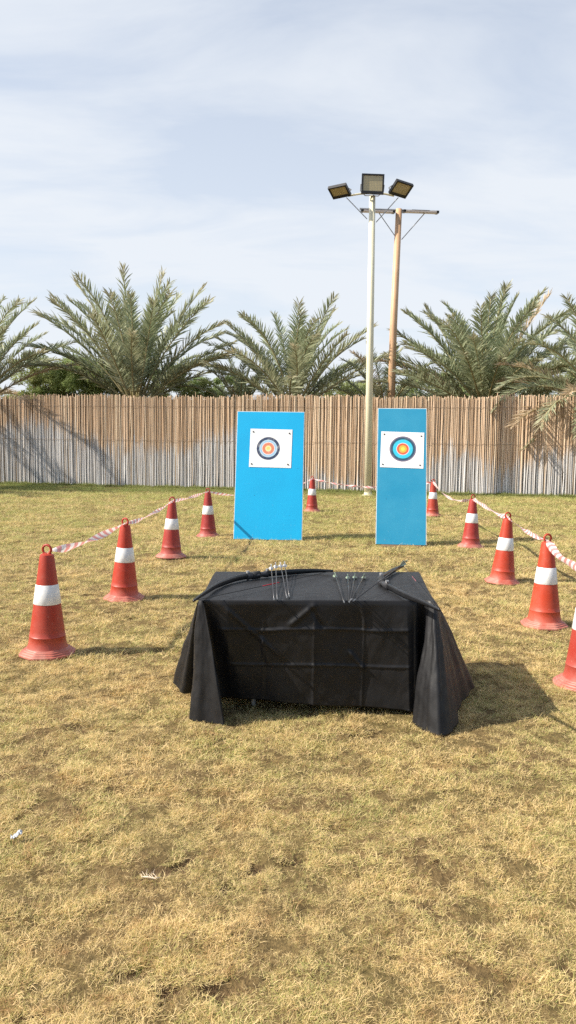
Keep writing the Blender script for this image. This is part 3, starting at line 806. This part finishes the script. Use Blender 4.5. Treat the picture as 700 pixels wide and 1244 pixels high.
# ------------------------------------------------------------------ target boards
def board(name, bl, br, tl_, tr2, y_lean, mat, facemat, paper, fsz, pinpts, label, lift):
    B0 = at_z(*bl, lift); B1 = at_z(*br, lift)
    w = (B1 - B0).length; yaw = math.atan2((B1 - B0).y, (B1 - B0).x)
    mid = (B0 + B1) / 2
    # height so that the top reaches its row, with the given lean
    tm = ((tl_[0] + tr2[0]) / 2, (tl_[1] + tr2[1]) / 2)
    H = 2.0
    for _ in range(8):
        q = at_y(tm[0], tm[1], mid.y + H * math.sin(y_lean)); H = (q.z - lift) / math.cos(y_lean)
    t = thing(name, (mid.x, mid.y, 0), label, 'archery target', 'blue archery target boards')
    t.rotation_euler = (0, 0, yaw)
    th = .05
    rot = Matrix.Rotation(-y_lean, 3, 'X')
    mb = MB(); mb.box((0, th / 2, H / 2), (w, th, H)); b = mb.build('board', mat, t, bevel=.004)
    b.location = (0, 0, lift); b.rotation_euler = (-y_lean, 0, 0)
    e = MB()
    for sx in (-1, 1): e.box((sx * (w / 2 + .004), th / 2, H / 2), (.008, th * .9, H - .004))
    e.box((0, th / 2, H + .004), (w + .016, th * .9, .008))
    e.build('edge_strip', M['edge'], b)
    # paper: pixel centre and size measured on the board's plane
    n = Matrix.Rotation(yaw, 3, 'Z') @ rot @ Vector((0, -1, 0)); o0 = Vector((mid.x, mid.y, lift))
    d = ray(*paper[:2]); c0 = Vector((0, 0, CAM_H)); tt = (o0 - c0).dot(n) / d.dot(n); hit = c0 + d * tt
    loc = (Matrix.Rotation(yaw, 3, 'Z') @ rot).inverted() @ (hit - o0)
    pw, ph = fsz
    pm = MB(); nn = 8
    for j in range(nn + 1):
        for i in range(nn + 1):
            fx, fz = i / nn - .5, j / nn - .5
            pm.v.append((fx * pw, -.003 - .002 * abs(math.sin(fx * 5 + 1)) * (abs(fx) + abs(fz)), fz * ph))
    for j in range(nn):
        for i in range(nn):
            k = j * (nn + 1) + i; pm.f.append((k, k + 1, k + nn + 2, k + nn + 1))
    pf = pm.build('target_face', facemat, b, smooth=True); pf.location = (loc.x, -.001, loc.z); pf.rotation_euler = (0, paper[2], 0)
    for (fx, fz) in pinpts:
        q = MB(); q.lathe([(.013, 0), (.013, .003), (.008, .008), (.002, .010)], 12); o = q.build('pin', M['paper_pin'], pf, smooth=True)
        o.rotation_euler = (R(90), 0, 0); o.location = (fx * pw, -.006, fz * ph)
    # prop legs behind
    topz = H * .82
    for sx in (-1, 1):
        q = MB(); a = Vector((sx * w * .36, topz * math.sin(y_lean) + .06, topz * math.cos(y_lean) + lift)); g = Vector((sx * w * .36, topz * math.sin(y_lean) + .42, 0.0))
        q.tube([a, g], .022, 4); q.build('prop_leg', M['wood'], t)
    if lift > .02:
        q = MB(); q.box((0, .03, lift / 2 - .002), (w * .8, .08, lift - .004)); q.build('foot_block', M['wood'], t)
    return t, w, H
pins = [(-.43, .42), (.43, .40), (-.44, -.42), (.42, -.41)]
b1 = board('archery_target', (284, 655), (366.5, 656.5), (290, 501), (369, 500), R(13), M['blue1'], M['face1'], (329, 544.6, R(.8)), (.70, .65), pins,
      'bright blue upright board with a small faded target sheet', .012)
b2 = board('archery_target', (457, 661), (517.5, 662.5), (463, 496), (519, 497), R(18), M['blue2'], M['face2'], (488.7, 546.6, R(1.2)), (.685, .60), pins,
      'narrow teal blue board with a vivid ringed target sheet across its width', .035)
print('boards', b1[1:], b2[1:])

# ------------------------------------------------------------------ table and cloth
TH = .70
FLc, FRc = at_z(243, 729.5, TH), at_z(526, 730, TH)
BLc, BRc = at_z(262, 694.5, TH), at_z(509, 695, TH)
yf = (FLc.y + FRc.y) / 2; yb = (BLc.y + BRc.y) / 2
print('table', FLc, FRc, BLc, BRc)
ctr = (FLc + FRc + BLc + BRc) / 4
tbl = thing('folding_table', (ctr.x, ctr.y, 0), 'low folding table hidden beneath the black cloth', 'table')
tw_, td_ = (FRc.x - FLc.x + BRc.x - BLc.x) / 2, yb - yf
mb = MB(); mb.box((0, 0, TH - .04), (tw_ - .18, td_ - .18, .04)); mb.build('tabletop', M['tabletop'], tbl, bevel=.006)
for sx in (-1, 1):
    for sy in (-1, 1):
        mb = MB(); mb.tube([(sx * (tw_ / 2 - .30), sy * (td_ / 2 - .24), 0), (sx * (tw_ / 2 - .30), sy * (td_ / 2 - .24), TH - .05)], .014, 8); mb.build('leg', M['steel'], tbl)

def lerp(a, b, t): return a + (b - a) * t
def fe(px): # point of the front table edge under picture column px
    t = (px - 243) / (526 - 243); return lerp(FLc, FRc, t)
def off(v, dx=0, dy=0, dz=0): return v + Vector((dx, dy, dz))
def le(t): return lerp(BLc, FLc, t)
def re(t): return lerp(FRc, BRc, t)
def be(t): return lerp(BRc, BLc, t)
# stations: (anchor on the edge of the top, hem point, bulge of the middle (outwards), weight = number of steps to the next)
ST = [
    (le(.0), off(BLc, -.10, .05, -.55), 12), (le(.25), off(le(.25), -.13, 0, -.56), 10), (le(.5), off(le(.5), -.10, 0, -.57), 10), (le(.72), off(le(.72), -.12, .0, -.57), 10),
    (le(.88), off(at_z(213.5, 829, .09), 0, .12, .0), 10),
    (off(le(.96), -.002, 0, 0), at_z(213, 829, .085), 10),
    (off(FLc, -.006, .01), at_z(223, 842, .06), 8), (off(FLc, -.003, .004), off(at_z(240, 848, .055), .03, .09), 12),
    (off(FLc, -.002, -.002), at_z(231, 868, .025), 9), (off(FLc, .002, -.008), at_z(238, 876, .012), 10), (off(FLc, .010, -.010), at_z(262, 880, .008), 10), (off(FLc, .016, -.006), at_z(274, 882, .008), 10),
    (off(FLc, .018, .004), at_z(266, 862, .05), 10), (fe(247), off(at_z(268, 849, .07), 0, .03), 12),
    (fe(262), off(at_z(298, 849, .080), 0, .015), 26), (fe(312), at_z(340, 852, .078), 40), (fe(382), at_z(384, 854.5, .066), 34), (fe(436), at_z(440, 858, .058), 30),
    (fe(485), at_z(487, 861, .050), 16), (fe(501), at_z(502, 863, .045), 5), (off(fe(504.5), 0, -.001), at_z(505.5, 862.5, .046), 5),
    (off(fe(507), 0, .012), off(at_z(508, 858, .05), 0, .06), 8), (off(fe(515), 0, .02), off(at_z(514, 852, .05), 0, .05), 10),
    (off(fe(521), -.0, .0), off(at_z(508, 869, .03), .0, .04), 8), (off(FRc, -.012, -.008), at_z(501.5, 878, .02), 9), (off(FRc, -.006, -.010), at_z(513, 887, .010), 12), (off(FRc, 0, -.010), at_z(536, 896, .006), 12),
    (off(FRc, .004, -.004), at_z(554, 880, .03), 8), (off(FRc, .006, .004), off(at_z(560, 860, .055), -.01, .02), 10), (off(re(.04), .006, 0), at_z(574, 834, .088), 9), (re(.12), off(at_z(573, 829, .09), 0, .16), 10),
    (re(.3), off(re(.3), .16, 0, -.56), 10), (re(.5), off(re(.5), .12, 0, -.57), 10), (re(.75), off(re(.75), .14, 0, -.57), 10), (re(1.), off(BRc, .10, .06, -.56), 10),
    (be(.1), off(be(.1), 0, .07, -.60), 14), (be(.35), off(be(.35), 0, .05, -.60), 20), (be(.65), off(be(.65), 0, .08, -.60), 20), (be(.92), off(be(.92), 0, .06, -.60), 12),
]
nst = len(ST)
def cr4(p0, p1, p2, p3, t, k=.5):
    m1 = (p2 - p0) * k; m2 = (p3 - p1) * k; t2, t3 = t * t, t ** 3
    return p1 * (2 * t3 - 3 * t2 + 1) + m1 * (t3 - 2 * t2 + t) + p2 * (-2 * t3 + 3 * t2) + m2 * (t3 - t2)
cols = []
for i in range(nst):
    a0, h0, n = ST[i]
    pm, p1, p2 = ST[i - 1], ST[(i + 1) % nst], ST[(i + 2) % nst]
    for k in range(n):
        t = k / n
        hk = cr4(pm[1], h0, p1[1], p2[1], t, .38)
        ak = lerp(a0, p1[0], t)
        cols.append((ak, hk))
NU = len(cols); NV = 84; NT = 44
rngc = np.random.default_rng(3)
A = np.array([tuple(c[0]) for c in cols]); Hm = np.array([tuple(c[1]) for c in cols]); Hm[:, 2] = np.maximum(Hm[:, 2], .012)
Cc = np.array([ctr.x, ctr.y, TH])
xl, xr = FLc.x, FRc.x
def tri(x): return np.abs((x % 1.0) - .5) * 2     # triangle wave
rows = []
def top_disp(X, Y):
    u = (X - xl) / (xr - xl); v = (Y - yf) / (yb - yf)
    z = .0045 * (tri(u * 2.0 + .0)) + .003 * tri(v * 2 + .5) + .006 * (fbm(X * 6, Y * 6, 3, 41) - .5)
    z = z + .005 * (fbm(X * 18, Y * 5, 2, 44) - .5)
    return z
for j in range(NT):
    t = (j + .3) / NT
    p = Cc + (A - Cc) * t
    fade = np.clip((1 - t) * 6, 0, 1)
    p[:, 2] = TH + top_disp(p[:, 0], p[:, 1]) * (.25 + .75 * fade)
    rows.append(p)
outd = A - Cc; outd[:, 2] = 0
# outward direction: from the anchor polygon normal
tg = np.roll(A, -3, 0) - np.roll(A, 3, 0); tg[:, 2] = 0
on = np.stack([tg[:, 1], -tg[:, 0], 0 * tg[:, 0]], 1)
ln = np.linalg.norm(on, axis=1); on = on / np.maximum(ln, 1e-6)[:, None]
sgn = np.sign((on * outd).sum(1)); sgn[sgn == 0] = 1; on *= sgn[:, None]
# hem normal for pushing wrinkles
th_ = np.roll(Hm, -2, 0) - np.roll(Hm, 2, 0); th_[:, 2] = 0
hn = np.stack([th_[:, 1], -th_[:, 0], 0 * th_[:, 0]], 1); hn /= np.maximum(np.linalg.norm(hn, axis=1), 1e-6)[:, None]
arc = np.concatenate([[0], np.cumsum(np.linalg.norm(np.diff(Hm, axis=0), axis=1))])
frontmask = ((Hm[:, 1] < yf + .25) & (Hm[:, 0] > fe(262).x) & (Hm[:, 0] < fe(504).x) & (A[:, 0] > fe(255).x) & (A[:, 0] < fe(505.5).x)).astype(float)
k_ = np.ones(9) / 9; fm = np.convolve(np.concatenate([frontmask[-4:], frontmask, frontmask[:4]]), k_, 'valid')
for j in range(NV + 1):
    s = j / NV
    rad = .007
    d = Hm - A
    lat = s ** .9; drop = s
    p = A + d * np.array([1, 1, 0]) * lat + d * np.array([0, 0, 1]) * drop
    # soft rounding of the table edge
    p += on * (rad * min(1, s * 30))
    p[:, 2] += -.004 * (1 - min(1, s * 30)) * 0
    # folds: bulge in the middle
    w1 = (fbm(arc * 7, np.full(NU, s * 3.2), 3, 51) - .5) * .018 * min(1, s * 5) 
    w2 = (fbm(arc * 26 + s * 6, np.full(NU, s * 9.), 2, 52) - .5) * .004 * min(1, s * 8)
    p += hn * (w1 + w2)[:, None]
    fl_ = (1 - fm) * (Hm[:, 1] < yf + .5)
    p += hn * (fl_ * min(1, s * 1.6) * s * (.006 * np.sin(arc * 37 + 2.2 * s + 3 * fbm(arc * 4, arc * 0, 2, 63)) + .0015 * np.sin(arc * 111 + 5 * s)))[:, None]
    # packing creases on the front panel: facets
    X = p[:, 0]; Zz = TH - p[:, 2]
    u = (X - fe(262).x) / (fe(504).x - fe(262).x)
    uc = np.array([-.2, .06, .235, .495, .745, 1.0, 1.2]); ud = np.array([.0, .020, -.016, .024, -.014, .020, 0])
    vc = np.array([0, .17, .39, .66]); vd = np.array([0, .007, .000, .008])
    f = np.interp(u + .012 * np.sin(Zz * 9), uc, ud) * min(1, s * 4) + np.interp(Zz + .006 * np.sin(X * 9), vc, vd)
    for c_ in uc[1:5]: f = f + .008 * np.clip(1 - np.abs(u - c_) * 1.3 / .012, 0, 1) * min(1, s * 4)
    for c_ in vc[1:]: f = f + .009 * np.clip(1 - np.abs(Zz + .006 * np.sin(X * 9) - c_) / .010, 0, 1)
    # pinch: a diagonal fold running from the middle of the top edge to the left
    for (xa, za, xb, zb, am, wd) in ((fe(382).x, .02, fe(350).x, .15, .014, .022), (fe(376).x, .03, fe(392).x, .17, -.014, .018), (fe(268).x, .02, fe(338).x, .33, .012, .02), (fe(438).x, .02, fe(444).x, .16, .010, .012), (fe(424).x, .30, fe(446).x, .42, .012, .018), (fe(318).x, .22, fe(326).x, .40, .014, .022), (fe(345).x, .17, fe(300).x, .20, .008, .015)):
        dx, dz = xb - xa, zb - za; LL = math.hypot(dx, dz)
        tt = ((X - xa) * dx + (Zz - za) * dz) / LL ** 2; dist = np.abs((X - xa) * dz - (Zz - za) * dx) / LL
        g = np.clip(1 - dist / wd, 0, 1) * np.clip(np.minimum(tt, 1 - tt) * 5 + .3, 0, 1)
        f = f + am * g
    p[:, 1] -= f * fm
    p[:, 2] = np.maximum(p[:, 2], .010)
    rows.append(p)
# hem lip
V = np.concatenate(rows); NR = len(rows)
V = np.concatenate([V, [[Cc[0], Cc[1], TH + .003]]])
cidx = len(V) - 1
me = bpy.data.meshes.new('tablecloth'); faces = []
for j in range(NR - 1):
    for i in range(NU):
        a_, b_ = j * NU + i, j * NU + (i + 1) % NU
        faces.append((a_, b_, b_ + NU, a_ + NU))
for i in range(NU): faces.append((cidx, (i + 1) % NU, i))
me.from_pydata([tuple(v) for v in V], [], faces); me.update(); me.materials.append(M['cloth'])
me.polygons.foreach_set('use_smooth', [True] * len(me.polygons))
cloth = bpy.data.objects.new('tablecloth', me); C.objects.link(cloth)
sd = cloth.modifiers.new('thick', 'SOLIDIFY'); sd.thickness = .0016; sd.offset = 0
tag(cloth, 'creased black cloth draped over the low table, corners trailing on the grass', 'tablecloth')

# ------------------------------------------------------------------ bows
def spl(pts, n=14):
    pts = [Vector(p) for p in pts]; out = []
    for i in range(len(pts) - 1):
        p0 = pts[max(i - 1, 0)]; p3 = pts[min(i + 2, len(pts) - 1)]
        for k in range(n): out.append(cr4(p0, pts[i], pts[i + 1], p3, k / n))
    out.append(pts[-1]); return out
def bow(pl, r0, r1, label, serving, smat):
    """pl: polyline of the bow lying on its side; r0..r1: range of the riser as indices of pl"""
    org = pl[(r0 + r1) // 2].copy(); P_ = [p - org for p in pl]
    t = thing('recurve_bow', org, label, 'bow', 'bows on the table')
    la = spl(P_[:r0 + 1]); lb = spl(P_[r1:]); ri = spl(P_[r0:r1 + 1])
    for l, rev in ((la, False), (lb, True)):
        n = len(l); mb = MB(); fl = []
        for i in range(n):
            s = i / (n - 1); s = 1 - s if rev else s        # 0 at the tip, 1 at the riser
            fl.append((.005 + .003 * s, .008 + .012 * min(1, s * 1.8)))
        mb.tube(l, 1, 8, flat=fl); mb.build('limb', M['bowlimb'], t, smooth=True)
    n = len(ri); fl = [(.010 + .010 * math.sin(math.pi * i / (n - 1)) + .009 * math.sin(3 * math.pi * i / (n - 1)) ** 2, .020 + .006 * math.cos(6 * i / n)) for i in range(n)]
    mb = MB(); mb.tube(ri, 1, 12, flat=fl); rz = mb.build('riser', M['bowgrip'], t, smooth=True)
    mid = ri[n // 2]; dv = (ri[n // 2 + 3] - ri[n // 2 - 3]).normalized()
    mb = MB(); q = ri[int(n * .3)]; mb.tube([ri[int(n * .28)], ri[int(n * .62)]], 1, 12, flat=[(.022, .026)] * 2); mb.build('grip', simple('rubber_grip', (.015, .015, .016), .7), t, smooth=True)
    for i in (2, n - 3):
        mb = MB(); mb.tube([ri[i] + Vector((0, 0, .02)), ri[i] + Vector((0, 0, .034))], .011, 12); mb.build('limb_bolt', M['steel'], t)
    a_, b_ = la[0] , lb[-1]
    n_s = [a_, a_.lerp(b_, .5), b_]
    mb = MB(); mb.tube([la[1], a_.lerp(b_, .5) , lb[-2]], .0022, 6); st = mb.build('bowstring', M['bowstring'], t)
    mb = MB(); mb.tube([a_.lerp(b_, serving - .06), a_.lerp(b_, serving + .06)], .0032, 6); mb.build('serving', smat, st)
    return t
zb = TH + .030
B1 = [at_z(235, 730, zb), at_z(248, 721, zb), at_z(264, 711, zb), at_z(284, 703.5, zb), at_z(300, 700, zb), at_z(312, 698.5, zb), at_z(326, 697, zb), at_z(352, 695, zb), at_z(380, 693.5, zb), at_z(405, 693.5, zb)]
bow(B1, 4, 6, 'black recurve bow lying diagonally from the front left corner to the middle rear edge', .5, M['serving'])
B2 = [at_z(490.5, 687.5, zb + .005), at_z(482, 691, zb), at_z(472, 696.5, zb), at_z(463, 702, zb), at_z(464, 707, zb), at_z(471, 712, zb), at_z(490, 722, zb), at_z(512, 731, zb), at_z(534, 741, zb)]
bow(B2, 3, 5, 'black recurve bow across the right end of the table, one limb past the front corner', .36, simple('dull_pink_serving', (.20, .07, .08), .6))

# ------------------------------------------------------------------ arrows
def make_arrow(shm, flm):
    t = thing('arrow', (0, 0, 0), 'x', 'arrow', None)
    L = .82
    mb = MB(); mb.tube([(0, 0, 0), (0, L, 0)], .0032, 8); mb.build('shaft', shm, t, smooth=True)
    mb = MB(); mb.tube([(0, -.028, 0), (0, -.008, 0), (0, .012, 0)], [.0008, .0048, .0048], 8); mb.build('point', M['point'], t)
    mb = MB()
    for k in range(3):
        a_ = 2 * math.pi * k / 3 + math.pi / 2; c_, s_ = math.cos(a_), math.sin(a_)
        for (y0, r0_, y1, r1_) in ((L - .12, .004, L - .09, .014), (L - .09, .014, L - .045, .018), (L - .045, .018, L - .03, .006)):
            w = .0006; px_, pz_ = -s_ * w, c_ * w
            vs = []
            for sg in (-1, 1):
                vs += [(c_ * .004 + sg * px_, y0, s_ * .004 + sg * pz_), (c_ * .004 + sg * px_, y1, s_ * .004 + sg * pz_), (c_ * r1_ + sg * px_, y1, s_ * r1_ + sg * pz_), (c_ * r0_ + sg * px_, y0, s_ * r0_ + sg * pz_)]
            mb.add(vs, [(0, 1, 2, 3), (7, 6, 5, 4), (3, 2, 6, 7), (1, 5, 6, 2)])
    mb.build('fletching', flm, t)
    mb = MB(); mb.tube([(0, L - .004, 0), (0, L + .016, 0)], [.005, .0036], 8); mb.build('nock', flm, t)
    return t
def place_arrow(o, a_, b_):
    d = (b_ - a_).normalized(); q = Vector((0, 1, 0)).rotation_difference(d)
    o.location = a_; o.rotation_mode = 'QUATERNION'; o.rotation_quaternion = q
zt = TH + .012
setA = [((333, 727.5, zt + .004), (329.5, 688, TH + .075)), ((337, 726.5, zt + .004), (335, 686.5, TH + .082)), ((348.5, 725, zt + .004), (341, 686.5, TH + .078)), ((351.5, 723.5, zt + .004), (346.5, 688, TH + .072))]
setB = [((418, 731, zt), (407, 698, zt + .02)), ((424.5, 731, zt), (422.5, 697, zt + .012)), ((426, 729, zt + .006), (431.5, 698, zt + .012)), ((427.5, 728, zt + .01), (443, 698.5, zt + .012)), ((431, 729, zt + .004), (460, 707, zt + .055))]
ar = make_arrow(M['shaft'], M['fletch'])
for i, (a_, b_) in enumerate(setA):
    o = ar if i == 0 else copy_tree(ar)
    place_arrow(o, at_z(*a_), at_z(*b_)); tag(o, 'grey arrow with white fletching propped over the left bow', group='arrows leaning on the left bow')
br_ = make_arrow(M['darkshaft'], M['fletchg'])
Bl = ['dark arrow of the right fan pointing farthest left, pale nock', 'dark arrow pointing straight back in the right fan', 'dark arrow in the middle of the right fan', 'dark arrow angled right in the fan beside the right bow', 'dark arrow of the right fan reaching the riser of the right bow']
for i, (a_, b_) in enumerate(setB):
    o = br_ if i == 0 else copy_tree(br_)
    place_arrow(o, at_z(*a_), at_z(*b_)); tag(o, Bl[i], group='fanned arrows on the right half of the table')

# ------------------------------------------------------------------ litter on the lawn
p = at_z(20, 1023, 0); rs = random.Random(8)
bm = bmesh.new(); bmesh.ops.create_grid(bm, x_segments=8, y_segments=6, size=.5)
for v in bm.verts:
    v.co.x *= .042; v.co.y *= .022; v.co.z = .006 + rs.uniform(0, .016) + .010 * math.sin(v.co.x * 90)
me = bpy.data.meshes.new('plastic_scrap'); bm.to_mesh(me); bm.free(); me.materials.append(M['scrap'])
o = bpy.data.objects.new('plastic_scrap', me); C.objects.link(o); o.location = (p.x, p.y, gh(p.x, p.y) + .022); o.rotation_euler = (.1, .1, .3)
sd = o.modifiers.new('s', 'SOLIDIFY'); sd.thickness = .001
tag(o, 'small crumpled white plastic scrap on the grass near the left edge', 'litter')
p = at_z(183, 1069, 0); mb = MB()
mb.tube([(-.035, .01, .03), (-.01, .0, .036), (.02, -.006, .034), (.035, .010, .030)], [.002, .0028, .0024, .0015], 6)
for k in range(6): mb.tube([(-.03 + k * .010 + .004 * (k % 2), .002, .032), (-.036 + k * .0085, .018, .034 + .003 * (k % 3)), (-.045 + k * .011 - .006 * (k % 2), .030 + .016 * (k * 7 % 3), .030)], [.0013, .001, .0005], 5)
o = mb.build('dry_stalk', M['twig']); o.location = (p.x, p.y, gh(p.x, p.y)); tag(o, 'bleached comb shaped dry grass stalk lying on the near lawn', 'dry stalk')

# ------------------------------------------------------------------ light and sky
SUN_EL = R(40); SUN_AZ = R(-102)    # azimuth clockwise from +Y (the view direction): left and a little behind the camera
sd_ = Vector((math.sin(SUN_AZ) * math.cos(SUN_EL), math.cos(SUN_AZ) * math.cos(SUN_EL), math.sin(SUN_EL)))
sl = bpy.data.lights.new('sun', 'SUN'); sl.energy = 4.9; sl.angle = R(.55); sl.color = (1, .93, .82)
so = bpy.data.objects.new('sun', sl); C.objects.link(so); so.rotation_euler = sd_.to_track_quat('Z', 'Y').to_euler(); so.location = sd_ * 50
w = bpy.data.worlds.new('World'); SC.world = w; w.use_nodes = True; nt = w.node_tree
bg = nt.nodes['Background']; bg.inputs[1].default_value = .12
sky = nt.nodes.new('ShaderNodeTexSky'); sky.sky_type = 'NISHITA'; sky.sun_disc = False
sky.sun_elevation = SUN_EL; sky.sun_rotation = SUN_AZ; sky.air_density = 1.0; sky.dust_density = 1.4; sky.ozone_density = 1.2
tc = nt.nodes.new('ShaderNodeTexCoord').outputs['Generated']
s = sep(nt, tc)
# thin high cloud: noise on the plane of a cloud layer
zz = mth(nt, 'ADD', mth(nt, 'MAXIMUM', s[2], 0.0), .22)
cx = mth(nt, 'DIVIDE', s[0], zz); cy = mth(nt, 'DIVIDE', s[1], zz)
cv = nt.nodes.new('ShaderNodeCombineXYZ'); nt.links.new(cx, cv.inputs[0]); nt.links.new(cy, cv.inputs[1])
n1 = nt.nodes.new('ShaderNodeTexNoise'); n1.inputs['Scale'].default_value = 1.7; n1.inputs['Detail'].default_value = 8; n1.inputs['Roughness'].default_value = .56; n1.inputs['Distortion'].default_value = .5
nt.links.new(scalev(nt, cv.outputs[0], (.8, 1.9, 1)), n1.inputs['Vector'])
hz = mrange(nt, s[2], .0, .42, .30, .0)
cf = mth(nt, 'ADD', mrange(nt, n1.outputs['Fac'], .38, .68, .56, .95), hz)
cf = mth(nt, 'MULTIPLY', mth(nt, 'MINIMUM', cf, .94), mrange(nt, s[1], -.45, .15, .1, 1))
col = mixc(nt, cf, sky.outputs[0], (4.55, 4.78, 5.08))
nt.links.new(col, bg.inputs[0])

SC.render.engine = 'CYCLES'
SC.cycles.max_bounces = 6; SC.cycles.transparent_max_bounces = 4
SC.cycles.use_denoising = False
vs = SC.view_settings; vs.view_transform = 'Standard'; vs.look = 'None'; vs.gamma = 1; vs.use_curve_mapping = False
vs.exposure = 0.66
